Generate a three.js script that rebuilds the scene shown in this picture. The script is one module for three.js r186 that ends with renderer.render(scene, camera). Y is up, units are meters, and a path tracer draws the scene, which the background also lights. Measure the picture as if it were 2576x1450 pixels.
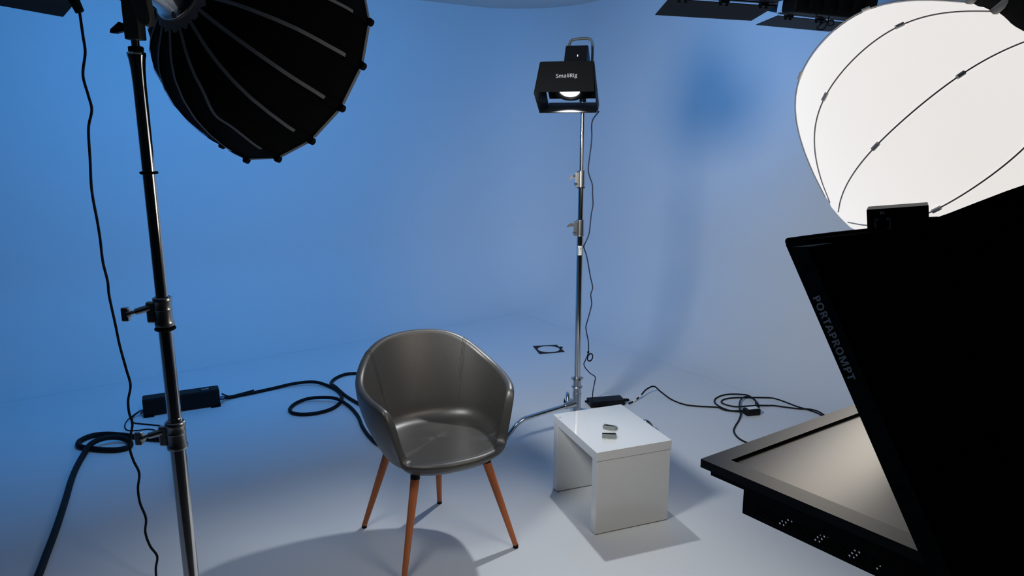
import * as THREE from 'three';
import { RoundedBoxGeometry } from 'three/addons/geometries/RoundedBoxGeometry.js';
import { mergeGeometries } from 'three/addons/utils/BufferGeometryUtils.js';
import { RectAreaLightUniformsLib } from 'three/addons/lights/RectAreaLightUniformsLib.js';
import { FontLoader } from 'three/addons/loaders/FontLoader.js';
import { TextGeometry } from 'three/addons/geometries/TextGeometry.js';

// ---------------------------------------------------------------- camera, exposure, light levels
const scene = new THREE.Scene();
const renderer = new THREE.WebGLRenderer({ antialias: true });
renderer.toneMapping = THREE.LinearToneMapping;
renderer.toneMappingExposure = 1.0;
renderer.shadowMap.enabled = true;
RectAreaLightUniformsLib.init();
const camera = new THREE.PerspectiveCamera(2 * Math.atan(725 / 1830) * 180 / Math.PI, 2576 / 1450, 0.05, 60);
camera.position.set(0, 1.65, 0);
camera.rotation.set(-12.3 * Math.PI / 180, 0, 0);
const LIGHT = {
  blue: new THREE.Color().setRGB(0.01, 0.335, 1.0), panel: [44, 11, 6, 80],      // hung LED panels that wash the backdrop
  key: new THREE.Color().setRGB(0.94, 0.98, 1.0), softbox: 14.5, beam: 11.5,    // softbox on the chrome stand
  back: new THREE.Color().setRGB(0.91, 0.96, 1.0), barn: 5.0,                   // barn-door lamp behind the chair
  warm: new THREE.Color().setRGB(1.0, 0.9, 0.76), lantern: 4.6,                // balloon lantern
};

// ---------------------------------------------------------------- helpers
const V = (x, y, z) => new THREE.Vector3(x, y, z);
const RAD = Math.PI / 180;
let seed = 7, panelNo = 0;
const rnd = () => { seed = (seed * 16807) % 2147483647; return seed / 2147483647; };
const used = {};
function numbered(n) { const k = used[n] ?? 0; used[n] = k + 1; return k ? n + '_' + String(k).padStart(3, '0') : n; }
function thing(name, label, category, pos = [0, 0, 0], turn = 0, group) {
  const o = new THREE.Group(); o.name = numbered(name); o.position.set(...pos); o.rotation.y = turn;
  o.userData = { label, category }; if (group) o.userData.group = group;
  scene.add(o); return o;
}
function part(name, geo, mat, parent, label) {
  const g = Array.isArray(geo) ? join(geo) : geo;
  const m = new THREE.Mesh(g, mat); m.name = name; m.castShadow = m.receiveShadow = true;
  if (label) m.userData.label = label;
  parent.add(m); return m;
}
function structure(name, geo, mat) { const m = part(name, geo, mat, scene); m.userData.kind = 'structure'; return m; }
function join(list) {
  const l = list.map((g) => { const k = g.index ? g.toNonIndexed() : g; for (const a of Object.keys(k.attributes)) if (!['position', 'normal', 'uv'].includes(a)) k.deleteAttribute(a); return k; });
  return l.length === 1 ? l[0] : mergeGeometries(l);
}
function box(w, h, d, x = 0, y = 0, z = 0, r = 0) {
  const g = r ? new RoundedBoxGeometry(w, h, d, 2, Math.min(r, w / 2.01, h / 2.01, d / 2.01)) : new THREE.BoxGeometry(w, h, d);
  return g.translate(x, y, z);
}
const UPV = V(0, 1, 0);
function cyl(a, b, r1, r2 = r1, seg = 24) {
  const A = a.isVector3 ? a : V(...a), B = b.isVector3 ? b : V(...b), d = B.clone().sub(A), L = d.length();
  const g = new THREE.CylinderGeometry(r2, r1, L, seg);
  g.applyQuaternion(new THREE.Quaternion().setFromUnitVectors(UPV, d.normalize()));
  return g.translate((A.x + B.x) / 2, (A.y + B.y) / 2, (A.z + B.z) / 2);
}
function tube(pts, r, n = pts.length * 8, seg = 10, closed = false) {
  const c = new THREE.CatmullRomCurve3(pts.map((p) => p.isVector3 ? p : V(...p)), closed, 'centripetal');
  return new THREE.TubeGeometry(c, n, r, seg, closed);
}
function lathe(pts, seg = 32) { return new THREE.LatheGeometry(pts.map((p) => new THREE.Vector2(...p)), seg); }
function torus(R, r, x, y, z, seg = 28) { return new THREE.TorusGeometry(R, r, 10, seg).rotateX(Math.PI / 2).translate(x, y, z); }
function quadPlate(a, b, c, d, t) { // plate of thickness t with corners a b c d (Vector3)
  const n = b.clone().sub(a).cross(d.clone().sub(a)).normalize().multiplyScalar(t / 2);
  const P = [a, b, c, d], top = P.map((p) => p.clone().add(n)), bot = P.map((p) => p.clone().sub(n));
  const f = [], tri = (x, y, z) => f.push(...x.toArray(), ...y.toArray(), ...z.toArray());
  const q = (w, x, y, z) => { tri(w, x, y); tri(w, y, z); };
  q(...top); q(bot[3], bot[2], bot[1], bot[0]);
  for (let i = 0; i < 4; i++) { const j = (i + 1) % 4; q(top[i], bot[i], bot[j], top[j]); }
  return flat(f);
}
function flat(f, uv) {
  const g = new THREE.BufferGeometry(); g.setAttribute('position', new THREE.Float32BufferAttribute(f, 3));
  g.setAttribute('uv', new THREE.Float32BufferAttribute(uv ?? new Array(f.length / 3 * 2).fill(0), 2));
  g.computeVertexNormals(); return g;
}
function gridGeo(rows, cols, fn, closeU = false) { // rows x cols points -> smooth surface
  const p = [], uv = [], ix = [];
  for (let i = 0; i < rows; i++) for (let j = 0; j < cols; j++) { const v = fn(i / (rows - 1), j / (cols - 1), i, j); p.push(v.x, v.y, v.z); uv.push(j / (cols - 1), i / (rows - 1)); }
  for (let i = 0; i < rows - 1; i++) for (let j = 0; j < cols - 1; j++) { const a = i * cols + j, b = a + 1, c = a + cols, d = c + 1; ix.push(a, b, c, b, d, c); }
  const g = new THREE.BufferGeometry(); g.setAttribute('position', new THREE.Float32BufferAttribute(p, 3)); g.setAttribute('uv', new THREE.Float32BufferAttribute(uv, 2)); g.setIndex(ix); g.computeVertexNormals(); return g;
}
function extrudePoly(pts, t, bevel = 0) { // polygon in xy, thickness along z from 0 to t
  const s = new THREE.Shape(pts.map((p) => new THREE.Vector2(...p)));
  return new THREE.ExtrudeGeometry(s, { depth: t, bevelEnabled: bevel > 0, bevelSize: bevel, bevelThickness: bevel, bevelSegments: 2 });
}

// ---------------------------------------------------------------- textures and materials
function noiseTex(size, fn, srgb) {
  const d = new Uint8Array(size * size * 4);
  for (let y = 0; y < size; y++) for (let x = 0; x < size; x++) { const c = fn(x, y), k = (y * size + x) * 4; d[k] = c[0]; d[k + 1] = c[1]; d[k + 2] = c[2]; d[k + 3] = 255; }
  const t = new THREE.DataTexture(d, size, size); t.magFilter = THREE.LinearFilter; t.minFilter = THREE.LinearMipmapLinearFilter; t.generateMipmaps = true;
  t.wrapS = t.wrapT = THREE.RepeatWrapping; if (srgb) t.colorSpace = THREE.SRGBColorSpace; t.needsUpdate = true; return t;
}
const lattice = Array.from({ length: 4096 }, rnd);
function vnoise(x, y, n) { // periodic value noise, n cells
  const xi = Math.floor(x), yi = Math.floor(y), fx = x - xi, fy = y - yi, s = (t) => t * t * (3 - 2 * t);
  const at = (a, b) => lattice[(((a % n) + n) % n) * 61 % 4096 ^ ((((b % n) + n) % n) * 37 & 4095)];
  const a = at(xi, yi), b = at(xi + 1, yi), c = at(xi, yi + 1), d = at(xi + 1, yi + 1);
  return (a + (b - a) * s(fx)) * (1 - s(fy)) + (c + (d - c) * s(fx)) * s(fy);
}
const leatherBump = noiseTex(256, (x, y) => { const v = 255 * (0.5 * vnoise(x / 4, y / 4, 64) + 0.3 * vnoise(x / 8, y / 8, 32) + 0.2 * vnoise(x / 2, y / 2, 128)); return [v, v, v]; });
leatherBump.repeat.set(14, 5);
const feltBump = noiseTex(256, () => { const v = 255 * rnd(); return [v, v, v]; }); feltBump.repeat.set(3, 3);
const clothBump = noiseTex(128, (x, y) => { const v = 128 + 60 * Math.sin(x * Math.PI / 2) + 60 * Math.sin(y * Math.PI / 2); return [v, v, v]; }); clothBump.repeat.set(20, 20);
const woodMap = noiseTex(256, (x, y) => { const g = vnoise(x / 6 + 3 * vnoise(y / 64, x / 64, 4), y / 64, 42), h = vnoise(x / 2, y / 32, 128); const k = 0.86 + 0.16 * g + 0.08 * h; return [204 * k, 116 * k, 66 * k]; }, true);
const paintRough = noiseTex(256, (x, y) => { const v = 200 + 40 * vnoise(x / 16, y / 16, 16) * vnoise(x / 4, y / 4, 64); return [v, v, v]; }); paintRough.repeat.set(6, 6);

const S = (o) => new THREE.MeshStandardMaterial(o), P = (o) => new THREE.MeshPhysicalMaterial(o);
const rgb = (r, g, b) => new THREE.Color().setRGB(r, g, b);
const M = {
  cyc: S({ name: 'white cyclorama paint', color: rgb(0.74, 0.75, 0.76), roughness: 0.75, roughnessMap: paintRough }),
  ceiling: S({ name: 'ceiling paint', color: rgb(0.6, 0.6, 0.6), roughness: 0.9 }),
  drape: S({ name: 'grey studio wall', color: rgb(0.05, 0.05, 0.05), roughness: 0.95 }),
  chrome: S({ name: 'chrome tube', color: rgb(0.72, 0.72, 0.71), metalness: 1, roughness: 0.12 }),
  cast: S({ name: 'cast metal', color: rgb(0.55, 0.56, 0.56), metalness: 1, roughness: 0.28 }),
  black: P({ name: 'black plastic', color: rgb(0.006, 0.006, 0.007), roughness: 0.5, specularIntensity: 0.35 }),
  blackMetal: P({ name: 'black painted metal', color: rgb(0.006, 0.0065, 0.007), roughness: 0.55, specularIntensity: 0.3 }),
  greyMetal: S({ name: 'dark grey cast housing', color: rgb(0.1, 0.105, 0.095), roughness: 0.5, metalness: 0.2 }),
  rubber: P({ name: 'black rubber', color: rgb(0.005, 0.005, 0.005), roughness: 0.75, specularIntensity: 0.3 }),
  cable: P({ name: 'black cable jacket', color: rgb(0.006, 0.0065, 0.008), roughness: 0.6, specularIntensity: 0.35 }),
  blueCable: S({ name: 'navy thin cable', color: rgb(0.012, 0.022, 0.05), roughness: 0.6 }),
  softCloth: P({ name: 'black softbox cloth', color: rgb(0.005, 0.0055, 0.006), roughness: 0.9, specularIntensity: 0.3, bumpMap: clothBump, bumpScale: 0.0004, side: THREE.DoubleSide }),
  seam: S({ name: 'grey seam tape', color: rgb(0.3, 0.31, 0.32), roughness: 0.7 }),
  leather: P({ name: 'taupe faux leather', color: rgb(0.11, 0.104, 0.098), metalness: 0.6, roughness: 0.4, bumpMap: leatherBump, bumpScale: 0.00025 }),
  stitch: S({ name: 'seam thread', color: rgb(0.05, 0.046, 0.042), roughness: 0.8 }),
  wood: S({ name: 'stained beech', map: woodMap, roughness: 0.5 }),
  gloss: P({ name: 'white high gloss lacquer', color: rgb(0.72, 0.715, 0.69), roughness: 0.28, clearcoat: 1, clearcoatRoughness: 0.04 }),
  board: S({ name: 'raw board edge', color: rgb(0.16, 0.14, 0.12), roughness: 0.9 }),
  steel: S({ name: 'zinc plated steel', color: rgb(0.34, 0.36, 0.35), metalness: 1, roughness: 0.22 }),
  white: S({ name: 'white label', color: rgb(0.75, 0.75, 0.75), roughness: 0.6 }),
  print: S({ name: 'light grey print', color: rgb(0.6, 0.6, 0.6), roughness: 0.7 }),
  greyPrint: S({ name: 'pale grey print', color: rgb(0.85, 0.88, 0.9), roughness: 0.7 }),
  felt: P({ name: 'black felt hood cloth', color: rgb(0.002, 0.002, 0.002), roughness: 1, specularIntensity: 0.1, bumpMap: feltBump, bumpScale: 0.0015, side: THREE.DoubleSide }),
  frameBlack: P({ name: 'matt black frame', color: rgb(0.007, 0.0085, 0.009), roughness: 0.7, specularIntensity: 0.4 }),
  bezel: P({ name: 'brushed black bezel', color: rgb(0.02, 0.02, 0.02), roughness: 0.38, specularIntensity: 0.6 }),
  screen: P({ name: 'matt display glass', color: rgb(0.012, 0.013, 0.016), roughness: 0.27, specularIntensity: 0.7 }),
  port: S({ name: 'port metal', color: rgb(0.3, 0.32, 0.32), roughness: 0.5, metalness: 0.4 }),
  lanternCloth: S({ name: 'lit white lantern cloth', color: rgb(0.5, 0.5, 0.5), roughness: 1, emissive: rgb(1.0, 0.965, 0.93), emissiveIntensity: 0.8, side: THREE.DoubleSide }),
  lanternRod: S({ name: 'grey lantern rib rod', color: rgb(0.42, 0.42, 0.42), roughness: 0.5 }),
  lanternClip: S({ name: 'milky rib clip', color: rgb(0.75, 0.74, 0.72), roughness: 0.6 }),
  glowSoft: S({ name: 'lit softbox diffuser', color: rgb(0.5, 0.5, 0.5), roughness: 1, emissive: LIGHT.key, emissiveIntensity: 0.9 }),
  glowLed: S({ name: 'lit lamp lens', color: rgb(0.4, 0.4, 0.4), roughness: 0.4, emissive: LIGHT.back, emissiveIntensity: 4 }),
  glowBlue: S({ name: 'lit blue panel diffuser', color: rgb(0.2, 0.2, 0.2), roughness: 0.8, emissive: LIGHT.blue, emissiveIntensity: 1.2 }),
  teleGlass: P({ name: 'beam splitter glass', color: rgb(0.9, 0.92, 0.92), roughness: 0.02, transmission: 1, thickness: 0, ior: 1.5 }),
  glassEdge: S({ name: 'ground glass edge', color: rgb(0.7, 0.72, 0.72), roughness: 0.5 }),
};
const font = await new FontLoader().loadAsync('fonts/droid/droid_sans_bold.typeface.json');
const fontR = await new FontLoader().loadAsync('fonts/droid/droid_sans_regular.typeface.json');
function text(str, size, f = font, sx = 1) {
  const g = new TextGeometry(str, { font: f, size, depth: 0.0006, curveSegments: 4 }); g.computeBoundingBox();
  const b = g.boundingBox; return g.translate(-(b.min.x + b.max.x) / 2, -(b.min.y + b.max.y) / 2, 0).scale(sx, 1, 1);
}

// ---------------------------------------------------------------- the room: white corner cyclorama, floor, ceiling, dark walls
// room frame: origin at the cyclorama corner, local X along the right wall, local Z along the left wall
const K = V(0.245, 0, -7.46), YAW = -55 * RAD, HC = 2.75, LX = 9.6, LZ = 9;
const roomM = new THREE.Matrix4().makeRotationY(YAW).setPosition(K);
const toRoom = (g) => g.applyMatrix4(roomM);
const wl = V(0, 0, 1).applyAxisAngle(UPV, YAW), wr = V(1, 0, 0).applyAxisAngle(UPV, YAW);
{
  const Rc = 0.72, rc = 0.7, prof = [[0, HC]];
  for (let i = 1; i <= 6; i++) prof.push([0, HC + (rc - HC) * i / 6]);
  for (let i = 1; i <= 20; i++) { const a = i / 20 * Math.PI / 2; prof.push([rc - rc * Math.cos(a), rc - rc * Math.sin(a)]); }
  const path = [];
  for (let i = 0; i <= 12; i++) { const z = LZ + (Rc - LZ) * i / 12; path.push((q) => [q, z]); }
  for (let i = 1; i < 24; i++) { const a = i / 24 * Math.PI / 2; path.push((q) => [Rc - (Rc - q) * Math.cos(a), Rc - (Rc - q) * Math.sin(a)]); }
  for (let i = 0; i <= 12; i++) { const x = Rc + (LX - Rc) * i / 12; path.push((q) => [x, q]); }
  const g = gridGeo(prof.length, path.length, (u, v, i, j) => { const [q, y] = prof[i], [x, z] = path[j](q); return V(x, y + 0.0005, z); });
  const m = new THREE.MeshStandardMaterial(); m.copy(M.cyc); m.side = THREE.DoubleSide; m.name = 'white cyclorama paint on cove';
  structure('wall_cyclorama', toRoom(g), m);
  structure('wall_left', toRoom(box(0.2, HC + 0.3, LZ + 0.8, -0.12, HC / 2, LZ / 2)), M.drape);
  structure('wall_right', toRoom(box(LX + 0.8, HC + 0.3, 0.2, LX / 2, HC / 2, -0.12)), M.drape);
  structure('wall_back', toRoom(box(0.2, HC + 0.3, LZ + 0.8, LX + 0.1, HC / 2, LZ / 2)), M.drape);
  structure('wall_front', toRoom(box(LX + 0.8, HC + 0.3, 0.2, LX / 2, HC / 2, LZ + 0.1)), M.drape);
  const XF = 4.95; // the white painted floor ends in front of the camera, dark studio floor beyond
  structure('floor', toRoom(box(XF + 0.3, 0.2, LZ + 0.6, (XF - 0.3) / 2, -0.1, LZ / 2)), M.cyc);
  structure('floor_001', toRoom(box(LX + 0.3 - XF, 0.2, LZ + 0.6, (LX + 0.3 + XF) / 2, -0.1, LZ / 2)), M.drape);
  structure('ceiling', toRoom(box(LX + 0.6, 0.15, LZ + 0.6, LX / 2, HC + 0.075, LZ / 2)), M.ceiling);
}

// ---------------------------------------------------------------- hung blue panel lights
function panelLight(pos, label, tilt = 30 * RAD, yaw = Math.atan2(wr.x, wr.z)) {
  // local -Z faces the backdrop; yaw so that local x runs along the left wall
  const o = thing('panel_light', label, 'light', pos, 0, 'blue panel lights hung in a row');
  o.rotation.set(0, yaw, 0);
  const R = new THREE.Matrix4().makeRotationX(-tilt);
  const w = 0.58, h = 0.3, d = 0.09, b = (g) => g.applyMatrix4(R);
  part('housing', b(join([box(w, h, d, 0, 0, 0, 0.012), ...[-2, -1, 0, 1, 2].map((k) => box(0.008, h * 0.8, 0.02, k * 0.1, 0, d / 2 + 0.008))])), M.blackMetal, o);
  part('diffuser', b(box(w - 0.04, h - 0.04, 0.004, 0, 0, -d / 2 - 0.003)), M.glowBlue, o);
  const flap = (g, n) => { const f = part('barn_door', b(g), M.blackMetal, o); return f; };
  const zf = -d / 2 - 0.012;
  flap(quadPlate(V(-w / 2, -h / 2 - 0.012, zf), V(w / 2, -h / 2 - 0.012, zf), V(w / 2 - 0.02, -h / 2 - 0.05, zf - 0.15), V(-w / 2 + 0.02, -h / 2 - 0.05, zf - 0.15), 0.003));
  flap(quadPlate(V(-w / 2, h / 2 + 0.012, zf), V(w / 2, h / 2 + 0.012, zf), V(w / 2 - 0.02, h / 2 + 0.05, zf - 0.15), V(-w / 2 + 0.02, h / 2 + 0.05, zf - 0.15), 0.003));
  for (const s of [-1, 1]) flap(quadPlate(V(s * w / 2 + s * 0.012, -h / 2, zf), V(s * w / 2 + s * 0.012, h / 2, zf), V(s * (w / 2 + 0.005), h / 2 - 0.02, zf - 0.12), V(s * (w / 2 + 0.005), -h / 2 + 0.02, zf - 0.12), 0.003));
  for (const k of [-0.22, 0, 0.22]) part('hinge', b(join([box(0.045, 0.016, 0.02, k, -h / 2 - 0.01, zf + 0.004), box(0.008, 0.02, 0.012, k - 0.016, -h / 2 - 0.018, zf), box(0.008, 0.02, 0.012, k + 0.016, -h / 2 - 0.018, zf)])), M.black, o);
  part('edge_trim', b(box(w + 0.01, 0.008, 0.012, 0, -h / 2 - 0.002, zf + 0.008)), M.cast, o, 'thin bright metal edge strip');
  part('yoke', join([box(0.01, 0.3, 0.03, -w / 2 - 0.008, 0.12, 0), box(0.01, 0.3, 0.03, w / 2 + 0.008, 0.12, 0), box(w + 0.026, 0.02, 0.03, 0, 0.27, 0)]), M.blackMetal, o);
  part('hanger_rod', cyl([0, 0.27, 0], [0, HC - pos[1], 0], 0.014), M.blackMetal, o);
  const L = new THREE.RectAreaLight(LIGHT.blue, LIGHT.panel[panelNo++], w - 0.06, h - 0.06);
  const p = V(0, 0, -d / 2 - 0.012).applyMatrix4(R), q = V(0, 0, -2).applyMatrix4(R);
  o.add(L); L.position.copy(p); L.lookAt(0, 0, 0);
  o.updateMatrixWorld(true); const tgt = q.clone().applyMatrix4(o.matrixWorld); L.lookAt(tgt); L.name = 'panel_glow';
  return o;
}
panelLight([0.988, 2.385, -3.497], 'black panel light with barn doors hanging left of the looped cord', 3.3 * RAD, 0.348);
panelLight([1.567, 2.34, -3.767], 'black panel light with a looped cord dangling below, near the lantern', -6 * RAD, 0.497);
panelLight([-1.769, 2.364, -2.78], 'dark panel light at top left corner, only a barn door showing', 28.6 * RAD, 1.336);
panelLight([-1.12, 2.4, -3.3], 'panel light hung behind the softbox, above the power box');
{
  const o = thing('looped_cord', 'thin black cord looped below the ceiling panel light', 'cord', [0, 0, 0]);
  part('cord', tube([[1.43, 2.2, -3.6], [1.425, 2.17, -3.6], [1.455, 2.163, -3.6], [1.478, 2.138, -3.6], [1.46, 2.11, -3.6], [1.432, 2.114, -3.6], [1.455, 2.137, -3.6], [1.505, 2.15, -3.6], [1.51, 2.134, -3.6], [1.488, 2.127, -3.6], [1.483, 2.152, -3.6], [1.495, 2.2, -3.6]], 0.0028, 120, 8), M.cable, o);
}

// ---------------------------------------------------------------- left stand with softbox lamp
const LS = V(-0.79, 0, -1.6);
{
  const o = thing('light_stand', 'tall chrome light stand in the left foreground', 'stand', LS.toArray());
  const tubeP = (y0, y1, r) => part('tube', cyl([0, y0, 0], [0, y1, 0], r, r, 40), M.chrome, o);
  tubeP(0.06, 0.99, 0.0175); tubeP(0.96, 1.28, 0.015); tubeP(1.25, 1.805, 0.0132); tubeP(1.79, 1.833, 0.008);
  part('flared_cap', lathe([[0.0132, 1.74], [0.0145, 1.775], [0.0165, 1.795], [0.0185, 1.802], [0.0185, 1.808], [0.01, 1.811]]), M.chrome, o);
  part('cushion_ring', join([torus(0.012, 0.0035, 0, 1.817, 0), torus(0.012, 0.0035, 0, 1.813, 0)]), M.rubber, o);
  part('cushion_ring', torus(0.0158, 0.0032, 0, 1.558, 0), M.rubber, o);
  part('cushion_ring', torus(0.0195, 0.0035, 0, 1.207, 0), M.rubber, o);
  for (const [y, r] of [[1.213, 0.0185], [0.914, 0.021]]) {
    const c = part('collar', join([
      lathe([[r, y], [r + 0.0025, y + 0.001], [r + 0.0025, y + 0.010], [r, y + 0.012], [r, y + 0.036], [r + 0.0012, y + 0.038], [r + 0.0012, y + 0.041], [r, y + 0.043], [r, y + 0.056], [r + 0.0022, y + 0.057], [r + 0.0022, y + 0.066], [r - 0.002, y + 0.068]], 40),
      box(0.022, 0.05, 0.018, -r - 0.004, y + 0.034, 0.006, 0.005), cyl([-r - 0.006, y + 0.045, 0.008], [-r - 0.038, y + 0.036, 0.012], 0.0085, 0.0075)]), M.cast, o);
    const k = part('t_knob', join([cyl([-r - 0.036, y + 0.0365, 0.012], [-r - 0.05, y + 0.033, 0.014], 0.0045), cyl([-r - 0.048, y + 0.0335, 0.014], [-r - 0.055, y + 0.0318, 0.0145], 0.009), box(0.016, 0.032, 0.013, -r - 0.06, y + 0.031, 0.015, 0.003)]), M.cast, o);
  }
  part('leg_hub', cyl([0, 0.36, 0], [0, 0.42, 0], 0.026), M.cast, o);
  part('brace_hub', cyl([0, 0.06, 0], [0, 0.1, 0], 0.024), M.cast, o);
  for (let i = 0; i < 3; i++) {
    const a = (30 + i * 120) * RAD, c = Math.cos(a), s = Math.sin(a);
    part('leg', join([cyl([c * 0.02, 0.39, s * 0.02], [c * 0.46, 0.02, s * 0.46], 0.0125), cyl([c * 0.02, 0.08, s * 0.02], [c * 0.25, 0.2, s * 0.25], 0.008)]), M.chrome, o);
    part('rubber_foot', cyl([c * 0.448, 0.03, s * 0.448], [c * 0.475, 0.006, s * 0.475], 0.017), M.rubber, o);
  }
}
{
  // softbox frame: rim centre C, axis n (towards the table), 16 ribs
  const C = V(-0.578, 1.833, -1.906), n = V(0.464, -0.356, -0.811).normalize(), L = 0.292;
  const u = n.clone().cross(UPV).normalize(), v = u.clone().cross(n), N = 16, ph = 13.9 * RAD, step = -22.5 * RAD;
  const ring = C.clone().addScaledVector(n, -L);
  const prof = [[0, 0.078], [0.03, 0.098], [0.08, 0.135], [0.16, 0.172], [0.28, 0.207], [0.42, 0.234], [0.58, 0.254], [0.74, 0.267], [0.88, 0.2735], [1, 0.275]];
  const rAt = (t) => { for (let i = 1; i < prof.length; i++) if (t <= prof[i][0]) { const [a, ra] = prof[i - 1], [b, rb] = prof[i]; const k = (t - a) / (b - a); return ra + (rb - ra) * k; } return 0.275; };
  const at = (t, a, dr = 0) => ring.clone().addScaledVector(n, t * L).addScaledVector(u, (rAt(t) + dr) * Math.cos(a)).addScaledVector(v, (rAt(t) + dr) * Math.sin(a));
  const o = thing('softbox', 'large black ribbed softbox with grey seams on the chrome stand', 'softbox');
  const lerpR = (k, f, t, dr) => { const a = at(t, ph + k * step, dr), b = at(t, ph + (k + 1) * step, dr); const m = a.lerp(b, f); const sag = Math.sin(f * Math.PI) * 0.006 * Math.sin(Math.min(1, t * 1.2) * Math.PI); const rad = m.clone().sub(ring); rad.addScaledVector(n, -rad.dot(n)).normalize(); return m.addScaledVector(rad, -sag); };
  for (let k = 0; k < N; k++) {
    part('panel', gridGeo(22, 5, (t, f) => lerpR(k, f, t, 0)), M.softCloth, o);
    const a = ph + k * step, wob = k === 4 ? 1 : 0;
    const tEnd = 0.82;
    const wdt = 0.0042;
    part('seam_tape', gridGeo(26, 2, (t, f) => {
      const T = t * tEnd, w = wob ? -0.07 * Math.exp(-Math.pow((T - 0.4) / 0.13, 2)) * Math.sin((T - 0.15) * 7) : 0.0015 * Math.sin(T * 14 + k * 2);
      return at(T, a + w + (f - 0.5) * wdt / rAt(T) * 2, 0.0016);
    }), M.seam, o);
    part('rib_pocket', gridGeo(6, 2, (t, f) => at(tEnd + t * (1 - tEnd), a + (f - 0.5) * 0.07, 0.002)), M.softCloth, o);
    part('rib_cap', (() => { const p = at(1, a, 0.003); const q = at(0.985, a, 0.003); return join([cyl(q, p.clone().addScaledVector(n, 0.006), 0.009, 0.009, 10)]); })(), M.rubber, o);
    part('edge_tape', (() => { const p = at(1, a, 0.0005).lerp(at(1, a + step, 0.0005), 0.1), q = at(1, a, 0.0005).lerp(at(1, a + step, 0.0005), 0.9); return quadPlate(p.clone().addScaledVector(n, -0.004), q.clone().addScaledVector(n, -0.004), q.clone().addScaledVector(n, 0.004), p.clone().addScaledVector(n, 0.004), 0.003); })(), M.seam, o);
  }
  // cloth collar around the speed ring, diffuser inside the rim
  const qn = new THREE.Quaternion().setFromUnitVectors(UPV, n);
  const put = (g, p = ring) => g.applyQuaternion(qn).translate(p.x, p.y, p.z);
  part('cloth_collar', put(lathe([[0.062, -0.004], [0.078, 0.0], [0.09, 0.006], [0.1, 0.014]], 40)), S({ name: 'grey cloth collar', color: rgb(0.3, 0.31, 0.32), roughness: 0.8, side: THREE.DoubleSide }), o);
  part('speed_ring', put(lathe([[0.044, -0.085], [0.05, -0.08], [0.0515, -0.05], [0.053, -0.026], [0.0565, -0.01], [0.062, -0.003], [0.0665, 0.0], [0.067, 0.004], [0.06, 0.007]], 72).translate(0, -0.012, 0)), M.chrome, o, 'polished chrome speed ring');
  part('diffuser', put(new THREE.CylinderGeometry(0.262, 0.262, 0.004, 16).rotateY(ph), C.clone().addScaledVector(n, -0.012)), M.glowSoft, o);
  const R = new THREE.RectAreaLight(LIGHT.key, LIGHT.softbox, 0.36, 0.36); R.name = 'softbox_glow';
  R.position.copy(C.clone().addScaledVector(n, 0.0)); scene.add(R); R.lookAt(C.clone().addScaledVector(n, 2));
  // the deep bowl also throws a focused beam along its axis
  const beam = new THREE.SpotLight(LIGHT.key, LIGHT.beam, 0, 40 * RAD, 1, 2); beam.name = 'softbox_beam';
  beam.position.copy(C); beam.target.position.copy(C.clone().addScaledVector(n, 2)); scene.add(beam, beam.target);
  beam.castShadow = true; beam.shadow.radius = 9; beam.shadow.mapSize.set(2048, 2048); beam.shadow.camera.near = 0.05; beam.shadow.camera.far = 14;

  // the lamp head behind the ring
  const h = thing('studio_lamp', 'dark lamp head with vents and grip handle on the left chrome stand', 'lamp');
  const back = n.clone().negate();
  const bz = (g, s) => g.applyQuaternion(qn).translate(ring.x + back.x * s, ring.y + back.y * s, ring.z + back.z * s);
  part('retaining_ring', bz(new THREE.TorusGeometry(0.0505, 0.0025, 10, 48).rotateX(Math.PI / 2), 0.075), M.cast, h);
  part('housing', bz(join([new THREE.CylinderGeometry(0.052, 0.052, 0.1, 8).rotateY(22.5 * RAD), new THREE.CylinderGeometry(0.05, 0.042, 0.06, 8).rotateY(22.5 * RAD).translate(0, -0.08, 0)]), 0.14), M.greyMetal, h);
  const holes = [];
  for (let f = 0; f < 8; f++) for (let i = 0; i < 5; i++) for (let j = 0; j < 7; j++) holes.push(box(0.0032, 0.0045, 0.001, (i - 2) * 0.0062, (j - 3) * 0.0085, 0.0482 + 0.0003).rotateY(f * 45 * RAD));
  part('vent_holes', bz(join(holes), 0.14), M.black, h);
  const bx = LS.x, bzv = LS.z;
  part('tilt_clamp', join([cyl([bx - 0.016, 1.94, bzv], [bx + 0.022, 1.94, bzv + 0.004], 0.032, 0.032, 28), box(0.03, 0.05, 0.05, bx - 0.004, 1.965, bzv, 0.008)]), M.black, h);
  part('receiver', box(0.032, 0.098, 0.032, bx + 0.002, 1.882, bzv, 0.003).translate(0, 0, 0), M.greyMetal, h);
  part('lock_lever', (() => { const s = new THREE.Shape(); s.moveTo(0, 0.006); s.lineTo(-0.012, 0.010); s.lineTo(-0.03, -0.004); s.lineTo(-0.031, -0.009); s.lineTo(-0.022, -0.0095); s.lineTo(0, -0.004); s.closePath(); return new THREE.ExtrudeGeometry(s, { depth: 0.012, bevelEnabled: true, bevelSize: 0.0015, bevelThickness: 0.0015 }).translate(bx - 0.014, 1.857, bzv - 0.004); })(), M.black, h);
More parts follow.
